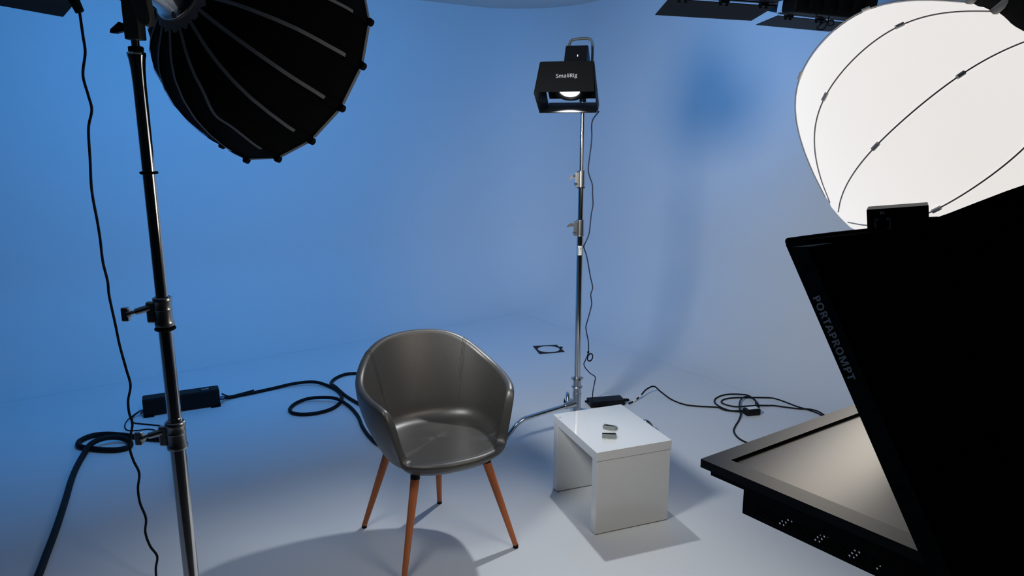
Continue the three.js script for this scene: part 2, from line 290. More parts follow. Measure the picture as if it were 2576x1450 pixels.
  part('grip_handle', (() => { const s = new THREE.Shape(); s.moveTo(-0.016, 0.0); s.quadraticCurveTo(-0.014, 0.024, 0.004, 0.024); s.quadraticCurveTo(0.018, 0.022, 0.017, 0.002); s.lineTo(0.0225, -0.062); s.quadraticCurveTo(0.024, -0.074, 0.014, -0.076); s.quadraticCurveTo(0.003, -0.074, 0.0, -0.062); s.closePath(); return new THREE.ExtrudeGeometry(s, { depth: 0.016, bevelEnabled: true, bevelSize: 0.003, bevelThickness: 0.004, bevelSegments: 3 }).translate(bx + 0.03, 1.935, bzv + 0.02); })(), M.greyMetal, h);
}

// ---------------------------------------------------------------- grey tub chair
{
  const o = thing('tub_chair', 'taupe grey faux leather tub chair with four wooden legs', 'chair', [-0.305, 0, -2.75], 27 * RAD);
  const ys = 0.445, yb = 0.385, t = 0.034;
  const hk = [[0, 0], [44, 0], [48, 0.02], [51, 0.1], [54, 0.17], [58, 0.2], [66, 0.212], [80, 0.221], [100, 0.236], [115, 0.27], [130, 0.322], [145, 0.355], [160, 0.368], [180, 0.372]];
  const hAt = (deg) => { deg = Math.min(180, Math.abs(deg)); for (let i = 1; i < hk.length; i++) if (deg <= hk[i][0]) { const [a, p] = hk[i - 1], [b, q] = hk[i]; let k = (deg - a) / (b - a); return p + (q - p) * k; } return 0.372; };
  const hSm = (deg) => { let s = 0, w = 0; const sp = 0.7 + 2.2 * Math.min(1, Math.max(0, (Math.abs(deg) - 62) / 25)); for (let k = -4; k <= 4; k++) { const g = Math.exp(-k * k / 8); s += g * hAt(180 - Math.abs(180 - Math.abs(deg + k * sp))); w += g; } const v = s / w; return Math.abs(deg) < 40 ? 0 : v; };
  const rAt = (deg) => { const a = deg * RAD, x = Math.abs(Math.sin(a)), z = Math.cos(a), A = 0.235, B = z > 0 ? 0.245 : 0.17, e = z > 0 ? 2.5 : 2.3; return Math.pow(Math.pow(x / A, e) + Math.pow(Math.abs(z) / B, e), -1 / e); };
  function profile(deg) {
    const h = hSm(deg), w = Math.min(1, h / 0.1), R = rAt(deg), rf = 0.06 * Math.min(1, h / 0.2) ** 1.5, lean = h * (0.17 - 0.04 * Math.cos(deg * RAD)), p = [];
    for (let i = 0; i <= 6; i++) { const k = i / 6; p.push([(R - rf) * k, ys - 0.012 * (1 - k * k)]); }
    for (let i = 1; i <= 6; i++) { const a = i / 6 * Math.PI / 2; p.push([R - rf + rf * Math.sin(a), ys + rf - rf * Math.cos(a)]); }
    for (let i = 1; i <= 8; i++) { const k = i / 8; p.push([R + lean * k, ys + rf + (h - rf - t / 2 * w) * k]); }
    for (let i = 1; i <= 10; i++) { const a = (90 + 90 * w) * (1 - i / 10) * RAD; p.push([R + lean + t / 2 + t / 2 * Math.cos(a), ys + h - t / 2 + t / 2 * Math.sin(a)]); }
    const x0 = R + lean + t, y0 = ys + h - t / 2, x1 = R + 0.004 - 0.02 * w, y1 = yb + 0.012;
    for (let i = 1; i <= 10; i++) { const k = i / 10; p.push([x0 + (x1 - x0) * Math.pow(k, 1.7), y0 + (y1 - y0) * k]); }
    p.push([x1 - 0.012, yb + 0.002], [x1 - 0.035, yb], [x1 * 0.5, yb], [0, yb]);
    return p;
  }
  const NP = 289, deg = (j) => -180 + 360 * j / (NP - 1), cache = Array.from({ length: NP }, (_, j) => profile(deg(j)));
  const rows = cache[0].length;
  const g = gridGeo(rows, NP, (u, v, i, j) => { const [r, y] = cache[j][i], a = deg(j) * RAD; return V(r * Math.sin(a), y, r * Math.cos(a)); });
  { // weld normals over the closing line behind the back
    const nn = g.attributes.normal; for (let i = 0; i < rows; i++) { const a = i * NP, b = a + NP - 1, x = nn.getX(a) + nn.getX(b), y = nn.getY(a) + nn.getY(b), z = nn.getZ(a) + nn.getZ(b), l = Math.hypot(x, y, z) || 1; nn.setXYZ(a, x / l, y / l, z / l); nn.setXYZ(b, x / l, y / l, z / l); }
  }
  const shell = part('shell', g, M.leather, o);
  const seamAt = (d, i0, i1, off = 0.0006) => { const pr = profile(d), pts = []; const a = d * RAD; for (let i = i0; i <= i1; i++) { const [r, y] = pr[i]; pts.push(V(r * Math.sin(a), y, r * Math.cos(a))); } return tube(pts, 0.0011, pts.length * 4, 6); };
  for (const d of [-132, 132]) { part('seam', seamAt(d, 11, 38), M.stitch, shell); part('seam', join([seamAt(d - 1.3, 15, 36), seamAt(d + 1.3, 15, 36)]), M.stitch, shell); }
  for (const d of [-47, 47]) part('seam', join([seamAt(d, 5, 38), seamAt(d * 1.03, 5, 36)]), M.stitch, shell);
  part('base_plate', box(0.26, 0.016, 0.26, 0, yb - 0.006, -0.01, 0.005), M.black, o);
  // feet as they stand on the floor, turned into the chair's own frame
  const legs = [[-0.403, -2.425, 0.145, -0.15], [0.014, -2.647, 0.145, 0.15], [-0.625, -2.797, -0.13, -0.13], [-0.327, -3.002, -0.13, 0.12]].map(([wx, wz, f, r]) => {
    const p = V(wx + 0.305, 0, wz + 2.75).applyAxisAngle(UPV, -27 * RAD); return [p.x, p.z, p.x * 0.62, p.z * 0.62];
  });
  for (const [x, z, tx, tz] of legs) {
    const T = V(tx, yb - 0.012, tz), F = V(x, 0.012, z), Cc = T.clone().lerp(F, 0.05);
    part('collar', cyl(V(tx, yb + 0.004, tz), Cc, 0.0185, 0.0185), M.black, o);
    part('leg', cyl(F, Cc, 0.0105, 0.0175, 28), M.wood, o, 'tapered reddish brown wooden leg');
    part('foot_cap', cyl(V(x * 1.003, 0.0, z * 1.003), F, 0.0105, 0.0112, 20), M.rubber, o);
  }
}

// ---------------------------------------------------------------- white gloss side table
{
  const th = 0.358, w = 0.353, d = 0.438, h = 0.371;
  // local x along the near side, local -z away; origin on the floor under the top's centre
  const ex = V(Math.cos(th), 0, -Math.sin(th)), ez = V(-Math.sin(th), 0, -Math.cos(th)), D = V(0.343, 0, -2.733);
  const c = D.clone().addScaledVector(ex, w / 2).addScaledVector(ez, d / 2);
  const o = thing('side_table', 'small white glossy side table open towards the chair', 'table', c.toArray(), th);
  part('top', box(w, 0.04, d, 0, h - 0.02, 0, 0.0015), M.gloss, o);
  for (const s of [1, -1]) {
    part('side_panel', box(w - 0.006, h - 0.041 - 0.004, 0.042, 0, (h - 0.041 + 0.004) / 2, s * (d / 2 - 0.0225), 0.0015), M.gloss, o);
    part('bottom_edge', box(w - 0.014, 0.004, 0.036, 0, 0.002, s * (d / 2 - 0.0235)), M.board, o);
  }
  part('chip', box(0.012, 0.0006, 0.004, -w / 2 + 0.012, h + 0.0002, -d / 2 + 0.05), M.board, o, 'small dark chip at the corner of the top');
}
function clip(pos, turn, label, flip) {
  const o = thing('metal_clip', label, 'clip', pos, turn, 'metal clips on the white table');
  const jaw = (s) => { const sh = new THREE.Shape(); sh.moveTo(-0.03, 0); sh.lineTo(0.008, 0); sh.lineTo(0.02, 0.002); sh.absarc(0.024, 0.0, 0.0085, 2.2, -2.2, true); sh.lineTo(0.008, -0.0035); sh.lineTo(-0.03, -0.0035); sh.closePath(); return sh; };
  const plate = (y) => new THREE.ExtrudeGeometry((() => { const s = new THREE.Shape(); s.moveTo(-0.03, -0.009); s.lineTo(0.012, -0.009); s.absarc(0.022, 0, 0.0095, -1.9, 1.9, false); s.lineTo(0.012, 0.009); s.lineTo(-0.03, 0.009); s.closePath(); const hh = new THREE.Path(); hh.absarc(0.024, 0, 0.0025, 0, 6.283, true); s.holes.push(hh); return s; })(), { depth: 0.0014, bevelEnabled: false });
  const a = plate(0).rotateY(flip ? 0 : 0).rotateX(0).rotateZ(flip ? 0.12 : -0.02).translate(0, 0.0105, 0.006);
  const b = plate(0).rotateZ(flip ? -0.12 : 0.02).rotateY(flip ? 0.45 : 0.06).translate(0, 0.0105, -0.008);
  part('jaw', a, M.steel, o); part('jaw', b, M.steel, o);
  part('spring', cyl([0.0, 0.0105, -0.008], [0.0, 0.0105, 0.007], 0.004, 0.004, 14), M.steel, o);
}
clip([0.425, 0.3715, -2.965], -0.62, 'open metal spring clip lying askew on the white table', true);
clip([0.412, 0.3715, -2.878], -0.12, 'closed metal spring clip nearest the edge of the white table', false);

// ---------------------------------------------------------------- back stand with barn-door lamp
const BS = V(0.3565, 0, -3.78);
{
  const o = thing('light_stand', 'slim chrome stand rising behind the white side table', 'stand', BS.toArray());
  part('tube', cyl([0, 0.1, 0], [0, 1.16, 0], 0.0172, 0.0172, 32), M.chrome, o);
  part('tube', cyl([0, 1.12, 0], [0, 1.42, 0], 0.0148, 0.0148, 32), M.chrome, o);
  part('tube', cyl([0, 1.4, 0], [0, 1.785, 0], 0.0112, 0.0112, 32), M.chrome, o);
  for (const [y, r] of [[1.105, 0.0205], [1.358, 0.0182]]) {
    part('collar', join([cyl([0, y, 0], [0, y + 0.045, 0], r, r, 32), cyl([0, y + 0.045, 0], [0, y + 0.085, 0], r * 0.96, r * 0.96, 32), box(0.02, 0.078, 0.022, -r - 0.004, y + 0.04, 0.004, 0.004), cyl([-r - 0.004, y + 0.018, 0.01], [-r - 0.018, y + 0.018, 0.014], 0.0075), torus(r, 0.0016, 0, y + 0.002, 0), torus(r * 0.96, 0.0016, 0, y + 0.084, 0)]), M.cast, o);
    part('lock_lever', join([cyl([-r - 0.01, y + 0.06, 0.008], [-r - 0.028, y + 0.058, 0.012], 0.0055), (() => { const s = new THREE.Shape(); s.moveTo(0, 0.008); s.lineTo(-0.012, 0.012); s.lineTo(-0.026, 0.002); s.lineTo(-0.034, -0.006); s.lineTo(-0.03, -0.011); s.lineTo(-0.018, -0.008); s.lineTo(0, -0.006); s.closePath(); return new THREE.ExtrudeGeometry(s, { depth: 0.006, bevelEnabled: false }).rotateZ(y > 1.2 ? 0.35 : 0.0).translate(-r - 0.018, y + 0.058, 0.008); })()]), M.cast, o);
  }
  part('cushion_ring', torus(0.0172, 0.003, 0, 1.357, 0), M.rubber, o);
  part('sticker', new THREE.CylinderGeometry(0.0176, 0.0176, 0.05, 12, 1, true, -0.75, 1.3).translate(0, 1.03, 0), S({ name: 'white sticker', color: rgb(0.7, 0.7, 0.7), roughness: 0.6, side: THREE.DoubleSide }), o, 'small white barcode sticker');
  const bars = []; for (let i = 0; i < 9; i++) bars.push(new THREE.CylinderGeometry(0.01775, 0.01775, 0.0012 + (i % 3) * 0.0008, 6, 1, true, -0.7, 0.42).translate(0, 1.046 - i * 0.0042, 0));
  bars.push(new THREE.CylinderGeometry(0.01775, 0.01775, 0.012, 4, 1, true, 0.1, 0.2).translate(0, 1.04, 0));
  part('barcode', join(bars), S({ name: 'black print on sticker', color: rgb(0.02, 0.02, 0.02), roughness: 0.7, side: THREE.DoubleSide }), o);
  part('leg_hub', join([cyl([0, 0.06, 0], [0, 0.33, 0], 0.0225, 0.0225, 32), torus(0.0255, 0.005, 0, 0.272, 0), cyl([0, 0.215, 0], [0, 0.24, 0], 0.0245, 0.0245), cyl([0, 0.315, 0], [0, 0.325, 0], 0.028, 0.026), cyl([-0.034, 0.322, 0], [0.034, 0.322, 0], 0.006)]), M.cast, o);
  part('hub_lever', join([box(0.022, 0.05, 0.02, -0.036, 0.085, 0.01, 0.004), (() => { const s = new THREE.Shape(); s.moveTo(0, 0.012); s.quadraticCurveTo(-0.026, 0.008, -0.036, -0.012); s.lineTo(-0.026, -0.008); s.lineTo(0, -0.002); s.closePath(); return new THREE.ExtrudeGeometry(s, { depth: 0.008, bevelEnabled: false }).translate(-0.04, 0.1, 0.008); })()]), M.black, o);
  const dirs = [V(-0.0651 - BS.x, 0, -3.5744 - BS.z), V(0.44, 0, 0.02), V(-0.02, 0, -0.47)];
  dirs.forEach((D, i) => {
    const y0 = [0.175, 0.125, 0.075][i], L = D.length(), d = D.clone().normalize(), q = (r, y) => V(d.x * r, y, d.z * r);
    part('leg', join([tube([q(0.02, y0), q(0.06, y0 - 0.003), q(L * 0.62, y0 - 0.028), q(L * 0.7, y0 - 0.034), q(L * 0.78, y0 - 0.055), q(L * 0.88, 0.075), q(L * 0.97, 0.025), q(L, 0.008)], 0.0125, 60, 16)]), M.chrome, o);
    part('leg_socket', cyl(q(0.012, y0 + 0.004), q(0.075, y0 - 0.004), 0.021, 0.017, 20), M.cast, o);
    part('rubber_foot', cyl(q(L * 0.985, 0.022), q(L * 1.004, 0.0), 0.015, 0.017, 18), M.rubber, o);
  });
}
{
  const SX = 0.265, SY = 1.828, SZ = -3.47, yaw = -12 * RAD;
  const o = thing('barn_door_lamp', 'black spotlight with barn doors and white lettering on the slim stand', 'lamp', [SX, SY, SZ], yaw);
  // side view coordinates (z, y): hinge and free edges of the four flaps
  const T0 = [0.10, 0.118], T1 = [0.172, -0.016], B0 = [-0.16, -0.052], B1 = [0.03, -0.102];
  const p = (x, zy) => V(x, zy[1], zy[0]);
  const top = part('barn_door', quadPlate(p(-0.116, T0), p(0.116, T0), p(0.132, T1), p(-0.132, T1), 0.003), M.blackMetal, o);
  part('barn_door', quadPlate(p(-0.118, B0), p(0.118, B0), p(0.13, B1), p(-0.13, B1), 0.003), M.blackMetal, o);
  for (const s of [-1, 1]) {
    const f = part('barn_door', quadPlate(p(s * 0.12, T0), p(s * 0.122, [-0.15, -0.06]), p(s * 0.134, [0.02, -0.104]), p(s * 0.136, [0.165, -0.02]), 0.003), M.blackMetal, o);
    part('flap_lip', quadPlate(p(s * 0.1245, [0.0, 0.0]), p(s * 0.1285, [0.05, -0.06]), p(s * 0.131, [0.062, -0.055]), p(s * 0.127, [0.012, 0.005]), 0.004), M.black, f);
  }
  // lettering on the front flap
  const f = V(0, T1[1] - T0[1], T1[0] - T0[0]).normalize().negate(), nn = V(1, 0, 0).cross(f).normalize();
  const tg = text('SmallRig', 0.0185, fontR, 0.98);
  const mt = new THREE.Matrix4().makeBasis(V(1, 0, 0), f, nn).setPosition(V(0.004, (T0[1] + T1[1]) / 2 + 0.0, (T0[0] + T1[0]) / 2).addScaledVector(nn, 0.0022));
  part('lettering', tg.applyMatrix4(new THREE.Matrix4().makeRotationZ(0.03)).applyMatrix4(mt), M.print, top, 'white lettering SmallRig');
  // mounting ring, lens, body
  const ax = V(0, -0.82, 0.57).normalize(), qa = new THREE.Quaternion().setFromUnitVectors(UPV, ax), mid = V(0, 0.036, -0.03);
  const along = (g, s, off = 0) => g.applyQuaternion(qa).translate(mid.x + ax.x * s, mid.y + ax.y * s, mid.z + ax.z * s);
  const ringShape = new THREE.Shape(); ringShape.moveTo(-0.115, -0.13); ringShape.lineTo(0.115, -0.13); ringShape.lineTo(0.115, 0.125); ringShape.lineTo(-0.115, 0.125); ringShape.closePath();
  const hole = new THREE.Path(); hole.absarc(0, 0, 0.08, 0, 6.2832, true); ringShape.holes.push(hole);
  part('mounting_plate', along(new THREE.ExtrudeGeometry(ringShape, { depth: 0.006, bevelEnabled: false, curveSegments: 32 }).rotateX(-Math.PI / 2), -0.012), M.blackMetal, o);
  part('lens_housing', along(lathe([[0.08, -0.08], [0.08, -0.03], [0.072, 0.0], [0.06, 0.008], [0.05, 0.008], [0.047, -0.004]], 40), 0.05), M.black, o);
  part('lens', along(lathe([[0, 0.008], [0.025, 0.005], [0.047, -0.003]], 32), 0.05), M.glowLed, o, 'bright lit lamp lens');
  part('body', along(join([box(0.108, 0.12, 0.1, 0, 0, 0, 0.008), new THREE.CylinderGeometry(0.07, 0.05, 0.04, 32).translate(0, 0.075, 0)]), -0.115).translate(0.02, 0, 0), M.black, o);
  part('spigot', box(0.004, 0.008, 0.004, 0.03, 0.155, -0.04), M.cast, o, 'small brass coloured pin');
  part('handle', tube([[-0.03, 0.06, -0.2], [-0.03, 0.225, -0.2], [-0.021, 0.24, -0.2], [0.069, 0.244, -0.2], [0.078, 0.231, -0.2], [0.078, 0.1, -0.2], [0.07, 0.04, -0.16]], 0.0065, 70, 10), M.greyMetal, o);
  const inv = new THREE.Matrix4().makeRotationY(yaw).setPosition(SX, SY, SZ).invert(), pole = BS.clone().setY(1.86).applyMatrix4(inv);
  part('bracket', join([cyl(pole, V(pole.x, pole.y - 0.075, pole.z), 0.017), cyl(V(pole.x, pole.y - 0.005, pole.z), V(0.03, 0.16, -0.14), 0.014)]), M.black, o);
  const sp = new THREE.SpotLight(LIGHT.back, LIGHT.barn, 0, 43 * RAD, 0.5, 2); sp.name = 'barn_door_glow';
  const lp = mid.clone().addScaledVector(ax, 0.062); sp.position.copy(lp); o.add(sp); sp.target.position.copy(lp.clone().addScaledVector(ax, 1)); o.add(sp.target);
  sp.castShadow = true; sp.shadow.radius = 1.3; sp.shadow.mapSize.set(2048, 2048); sp.shadow.camera.near = 0.02; sp.shadow.camera.far = 14;
}
{
  const o = thing('lamp_cable', 'thin dark cable dangling beside the slim stand to the floor adapter', 'cable');
  const px = [[0.42, 1.735, -3.62], [0.402, 1.70, -3.7], [0.404, 1.665, -3.78], [0.408, 1.62, -3.8], [0.405, 1.565, -3.8], [0.4, 1.52, -3.8], [0.394, 1.44, -3.8], [0.403, 1.408, -3.8], [0.416, 1.372, -3.8], [0.419, 1.32, -3.8], [0.422, 1.263, -3.8], [0.415, 1.22, -3.8], [0.41, 1.16, -3.8], [0.404, 1.11, -3.8], [0.388, 1.068, -3.8], [0.379, 1.047, -3.8], [0.394, 1.0, -3.8], [0.406, 0.943, -3.8], [0.418, 0.882, -3.8], [0.431, 0.82, -3.8], [0.422, 0.788, -3.8], [0.428, 0.735, -3.8], [0.42, 0.692, -3.8], [0.41, 0.65, -3.8], [0.402, 0.602, -3.82], [0.412, 0.548, -3.85], [0.424, 0.497, -3.88], [0.427, 0.43, -3.9], [0.418, 0.37, -3.95], [0.414, 0.33, -4.0], [0.424, 0.3, -4.03], [0.462, 0.24, -4.1], [0.502, 0.19, -4.17], [0.503, 0.15, -4.2], [0.497, 0.07, -4.235], [0.497, 0.036, -4.24]];
  part('cord', tube(px, 0.0032, 260, 8), M.blueCable, o);
  part('spare_loop', new THREE.TorusGeometry(0.0205, 0.0038, 8, 30).rotateY(0.5).rotateZ(-0.3).scale(0.85, 1.1, 1).translate(0.44, 0.395, -3.92), M.cable, o);
  part('cable_tie', box(0.012, 0.012, 0.01, 0.427, 0.432, -3.9, 0.003), M.black, o);
}
{
  const o = thing('power_adapter', 'flat black power adapter on the floor behind the side table', 'power adapter', [0.575, 0, -4.215], 12 * RAD);
  part('case', box(0.22, 0.036, 0.09, 0, 0.018, 0, 0.006), M.black, o);
  part('plug', join([cyl([0.108, 0.018, 0], [0.15, 0.016, 0], 0.011, 0.008), cyl([-0.108, 0.02, -0.02], [-0.125, 0.02, -0.02], 0.007)]), M.rubber, o);
}
const cordGroup = [
  ['mains_cable', 'black cord with white tags running right from the floor adapter', [[0.715, 0.012, -4.2], [0.756, 0.006, -4.252], [0.801, 0.02, -4.299], [0.854, 0.045, -4.36], [0.902, 0.055, -4.38], [0.94, 0.03, -4.35], [0.995, 0.005, -4.279], [1.062, 0.005, -4.192], [1.14, 0.005, -4.166], [1.196, 0.005, -4.159], [1.249, 0.005, -4.146], [1.273, 0.005, -4.108], [1.316, 0.005, -4.089], [1.373, 0.008, -4.07]]],
  ['mains_cable', 'black cord loop lying left of the small inline switch', [[1.375, 0.012, -4.083], [1.317, 0.005, -4.095], [1.279, 0.005, -4.127], [1.253, 0.008, -4.172], [1.25, 0.005, -4.231], [1.263, 0.005, -4.279], [1.295, 0.005, -4.323], [1.346, 0.005, -4.362], [1.401, 0.005, -4.376], [1.456, 0.008, -4.362], [1.481, 0.014, -4.334], [1.498, 0.014, -4.286], [1.507, 0.005, -4.225], [1.5, 0.005, -4.166], [1.467, 0.008, -4.108]]],
  ['mains_cable', 'black doubled cord running from the coil towards the monitor', [[1.87, 0.005, -3.852], [1.85, 0.005, -3.961], [1.822, 0.005, -4.021], [1.812, 0.005, -4.055], [1.774, 0.005, -4.114], [1.73, 0.005, -4.166], [1.691, 0.005, -4.231], [1.659, 0.005, -4.279], [1.629, 0.005, -4.306], [1.539, 0.006, -4.313], [1.457, 0.006, -4.313], [1.381, 0.005, -4.309], [1.327, 0.005, -4.286], [1.297, 0.005, -4.252], [1.293, 0.005, -4.218], [1.323, 0.005, -4.179], [1.36, 0.006, -4.159], [1.424, 0.012, -4.153], [1.508, 0.014, -4.159], [1.559, 0.005, -4.179], [1.592, 0.005, -4.179], [1.674, 0.005, -4.146], [1.732, 0.005, -4.127], [1.784, 0.012, -4.102], [1.818, 0.012, -4.07], [1.84, 0.005, -4.021], [1.869, 0.005, -3.926]]],
  ['mains_cable', 'black cord curving forward from the inline switch to the monitor', [[1.473, 0.012, -4.121], [1.481, 0.02, -4.166], [1.495, 0.022, -4.218], [1.485, 0.022, -4.269], [1.46, 0.02, -4.292], [1.418, 0.016, -4.252], [1.386, 0.016, -4.179], [1.36, 0.022, -4.095], [1.348, 0.012, -4.03], [1.309, 0.005, -3.943], [1.268, 0.005, -3.868], [1.239, 0.005, -3.802], [1.231, 0.005, -3.737], [1.24, 0.005, -3.682], [1.258, 0.005, -3.648], [1.311, 0.005, -3.588], [1.399, 0.005, -3.539]]],
];
cordGroup.forEach(([n, label, pts], i) => {
  const o = thing(n, label, 'cord');
  part('cord', tube(pts, 0.0048, pts.length * 10, 8), M.cable, o);
  if (i === 0) for (const [a, b] of [[[0.745, 0.007, -4.238], [0.768, 0.009, -4.263]], [[0.79, 0.016, -4.287], [0.806, 0.023, -4.305]]]) part('tag', cyl(a, b, 0.0072, 0.0072, 12), M.white, o, 'white cable tag');
});
{
  const o = thing('inline_switch', 'small black inline switch box lying among cord loops', 'switch', [1.418, 0, -4.05], 14 * RAD);
  part('case', box(0.092, 0.04, 0.055, 0, 0.02, 0, 0.009), M.black, o);
  part('label_plate', box(0.066, 0.001, 0.036, 0.004, 0.0405, -0.002), M.greyPrint, o, 'grey label on top');
}
{
  const o = thing('filter_frame', 'flat black filter frame with round hole on the far floor', 'frame', [0.281, 0, -5.355], -0.02);
  const s = new THREE.Shape(); const c = [[-0.12, -0.078], [0.067, -0.11], [0.12, 0.067], [-0.072, 0.126]];
  s.moveTo(...c[0].map((v, i) => i ? -v : v)); for (const q of [c[1], c[2], c[3]]) s.lineTo(q[0], -q[1]); s.closePath();
  const h = new THREE.Path(); h.absarc(0, 0, 0.085, 0, 6.2832, true); s.holes.push(h);
  part('plate', new THREE.ExtrudeGeometry(s, { depth: 0.003, bevelEnabled: false, curveSegments: 36 }).rotateX(-Math.PI / 2).translate(0, 0.001, 0), M.blackMetal, o);
  part('tab', box(0.022, 0.008, 0.026, 0.098, 0.005, -0.035, 0.002), M.black, o);
}

// ---------------------------------------------------------------- floor power box and cables on the left
{
  const o = thing('power_box', 'long black power supply box lying behind the chrome stand', 'power supply', [-1.985, 0, -4.13], 26 * RAD);
  part('case', box(0.42, 0.098, 0.085, 0, 0.056, 0, 0.004), M.black, o);
  part('top_plate', box(0.41, 0.003, 0.078, 0, 0.1065, 0), M.blackMetal, o);
  part('label_print', box(0.05, 0.0006, 0.006, 0.13, 0.1085, 0), M.greyPrint, o);
  for (const x of [0.105, 0.16]) part('rocker', box(0.012, 0.004, 0.02, x, 0.108, 0, 0.001), M.rubber, o);
  for (const s of [-1, 1]) part('foot', join([box(0.05, 0.006, 0.09, s * 0.18, 0.003, 0.01), box(0.006, 0.02, 0.085, s * 0.208, 0.01, 0.008)]), M.blackMetal, o);
  part('connector', join([cyl([0.208, 0.04, 0.01], [0.235, 0.036, 0.012], 0.012), cyl([-0.208, 0.03, 0.01], [-0.23, 0.026, 0.012], 0.012)]), S({ name: 'grey blue plug', color: rgb(0.1, 0.11, 0.2), roughness: 0.5 }), o);
}
function cable(label, pts, r, mat = M.cable, name = 'floor_cable') { const o = thing(name, label, 'cable'); part('sheath', tube(pts, r, pts.length * 10, 12), mat, o); return o; }
cable('thick black sleeved cable coiled on the floor at the left edge', [[-1.745, 0.014, -2.338], [-1.776, 0.014, -2.434], [-1.84, 0.014, -2.591], [-1.907, 0.014, -2.755], [-2.008, 0.014, -2.987], [-2.13, 0.014, -3.261], [-2.19, 0.02, -3.44], [-2.204, 0.04, -3.55], [-2.169, 0.042, -3.62], [-2.108, 0.03, -3.65], [-2.049, 0.014, -3.633], [-2.02, 0.014, -3.564], [-2.057, 0.014, -3.534], [-2.144, 0.014, -3.534], [-2.228, 0.014, -3.554], [-2.287, 0.014, -3.578], [-2.32, 0.014, -3.64], [-2.299, 0.014, -3.706], [-2.238, 0.014, -3.732], [-2.14, 0.014, -3.722], [-2.036, 0.014, -3.695], [-1.948, 0.014, -3.671], [-1.882, 0.014, -3.659], [-1.817, 0.014, -3.618], [-1.74, 0.014, -3.496], [-1.628, 0.014, -3.273], [-1.532, 0.014, -3.075]], 0.0145);
cable('black cable looping from the power box to behind the chair', [[-1.79, 0.036, -4.235], [-1.765, 0.014, -4.29], [-1.723, 0.011, -4.332], [-1.642, 0.011, -4.389], [-1.541, 0.011, -4.469], [-1.43, 0.02, -4.529], [-1.303, 0.026, -4.544], [-1.186, 0.014, -4.491], [-1.102, 0.011, -4.389], [-1.061, 0.011, -4.284], [-1.058, 0.011, -4.19], [-1.09, 0.011, -4.099], [-1.168, 0.011, -4.037], [-1.247, 0.011, -4.025], [-1.301, 0.011, -4.049], [-1.332, 0.011, -4.106], [-1.32, 0.014, -4.196], [-1.262, 0.022, -4.25], [-1.179, 0.028, -4.255], [-1.086, 0.032, -4.228], [-0.995, 0.016, -4.157], [-0.903, 0.011, -4.0], [-0.842, 0.011, -3.837], [-0.776, 0.011, -3.702], [-0.704, 0.011, -3.6], [-0.623, 0.011, -3.56], [-0.573, 0.011, -3.65], [-0.645, 0.011, -3.837], [-0.794, 0.011, -4.043], [-0.898, 0.011, -4.15], [-0.967, 0.011, -4.229], [-1.052, 0.014, -4.332], [-1.136, 0.03, -4.44], [-1.193, 0.014, -4.552], [-1.187, 0.011, -4.662], [-1.138, 0.011, -4.743], [-1.068, 0.011, -4.76], [-0.943, 0.011, -4.718], [-0.815, 0.011, -4.678]], 0.0105);
cable('thin wire looping forward from the left end of the power box', [[-2.2, 0.026, -4.02], [-2.224, 0.008, -3.967], [-2.217, 0.004, -3.914], [-2.189, 0.004, -3.852], [-2.148, 0.004, -3.807], [-2.097, 0.004, -3.807], [-2.039, 0.004, -3.824], [-1.963, 0.004, -3.791], [-1.902, 0.004, -3.769]], 0.0032);
cable('thin wire running right in front of the power box', [[-2.19, 0.032, -4.03], [-2.205, 0.014, -3.967], [-2.179, 0.005, -3.92], [-2.134, 0.004, -3.903], [-2.058, 0.004, -3.886], [-1.982, 0.004, -3.868], [-1.921, 0.004, -3.835]], 0.0042);
cable('thin second wire leaving the right end of the power box', [[-1.795, 0.05, -4.26], [-1.77, 0.02, -4.3], [-1.72, 0.016, -4.352], [-1.642, 0.028, -4.388]], 0.0045);
{
  const o = thing('hanging_cable', 'long thin black cable hanging down the left side with a plug', 'cable');
  const xs = [[-1.358, 1.94], [-1.357, 1.892], [-1.373, 1.819], [-1.364, 1.758], [-1.358, 1.714], [-1.375, 1.658], [-1.383, 1.556], [-1.39, 1.452], [-1.384, 1.347], [-1.382, 1.293], [-1.382, 1.212], [-1.374, 1.143], [-1.375, 1.102], [-1.365, 0.989], [-1.359, 0.918], [-1.346, 0.831], [-1.338, 0.773], [-1.353, 0.714], [-1.354, 0.669], [-1.347, 0.631], [-1.36, 0.579], [-1.367, 0.533], [-1.359, 0.487], [-1.344, 0.44], [-1.355, 0.378], [-1.354, 0.323], [-1.339, 0.259], [-1.347, 0.203], [-1.335, 0.146], [-1.314, 0.106], [-1.324, 0.056]];
  part('cord', tube([[-1.36, 2.03, -2.42], ...xs.map(([x, y]) => [x, y, -2.42]), [-1.322, 0.02, -2.41], [-1.31, 0.005, -2.37], [-1.29, 0.005, -2.25], [-1.3, 0.005, -2.1]], 0.0044, 320, 8), M.cable, o);
  part('plug', join([cyl([-1.359, 2.012, -2.42], [-1.376, 2.056, -2.42], 0.0135, 0.0165, 20), cyl([-1.374, 2.05, -2.42], [-1.392, 2.1, -2.42], 0.019, 0.017, 20)]), M.rubber, o);
  part('upper_cord', tube([[-1.39, 2.095, -2.42], [-1.41, 2.2, -2.42], [-1.42, 2.5, -2.42], [-1.42, HC, -2.42]], 0.006, 40, 8), M.cable, o);
}

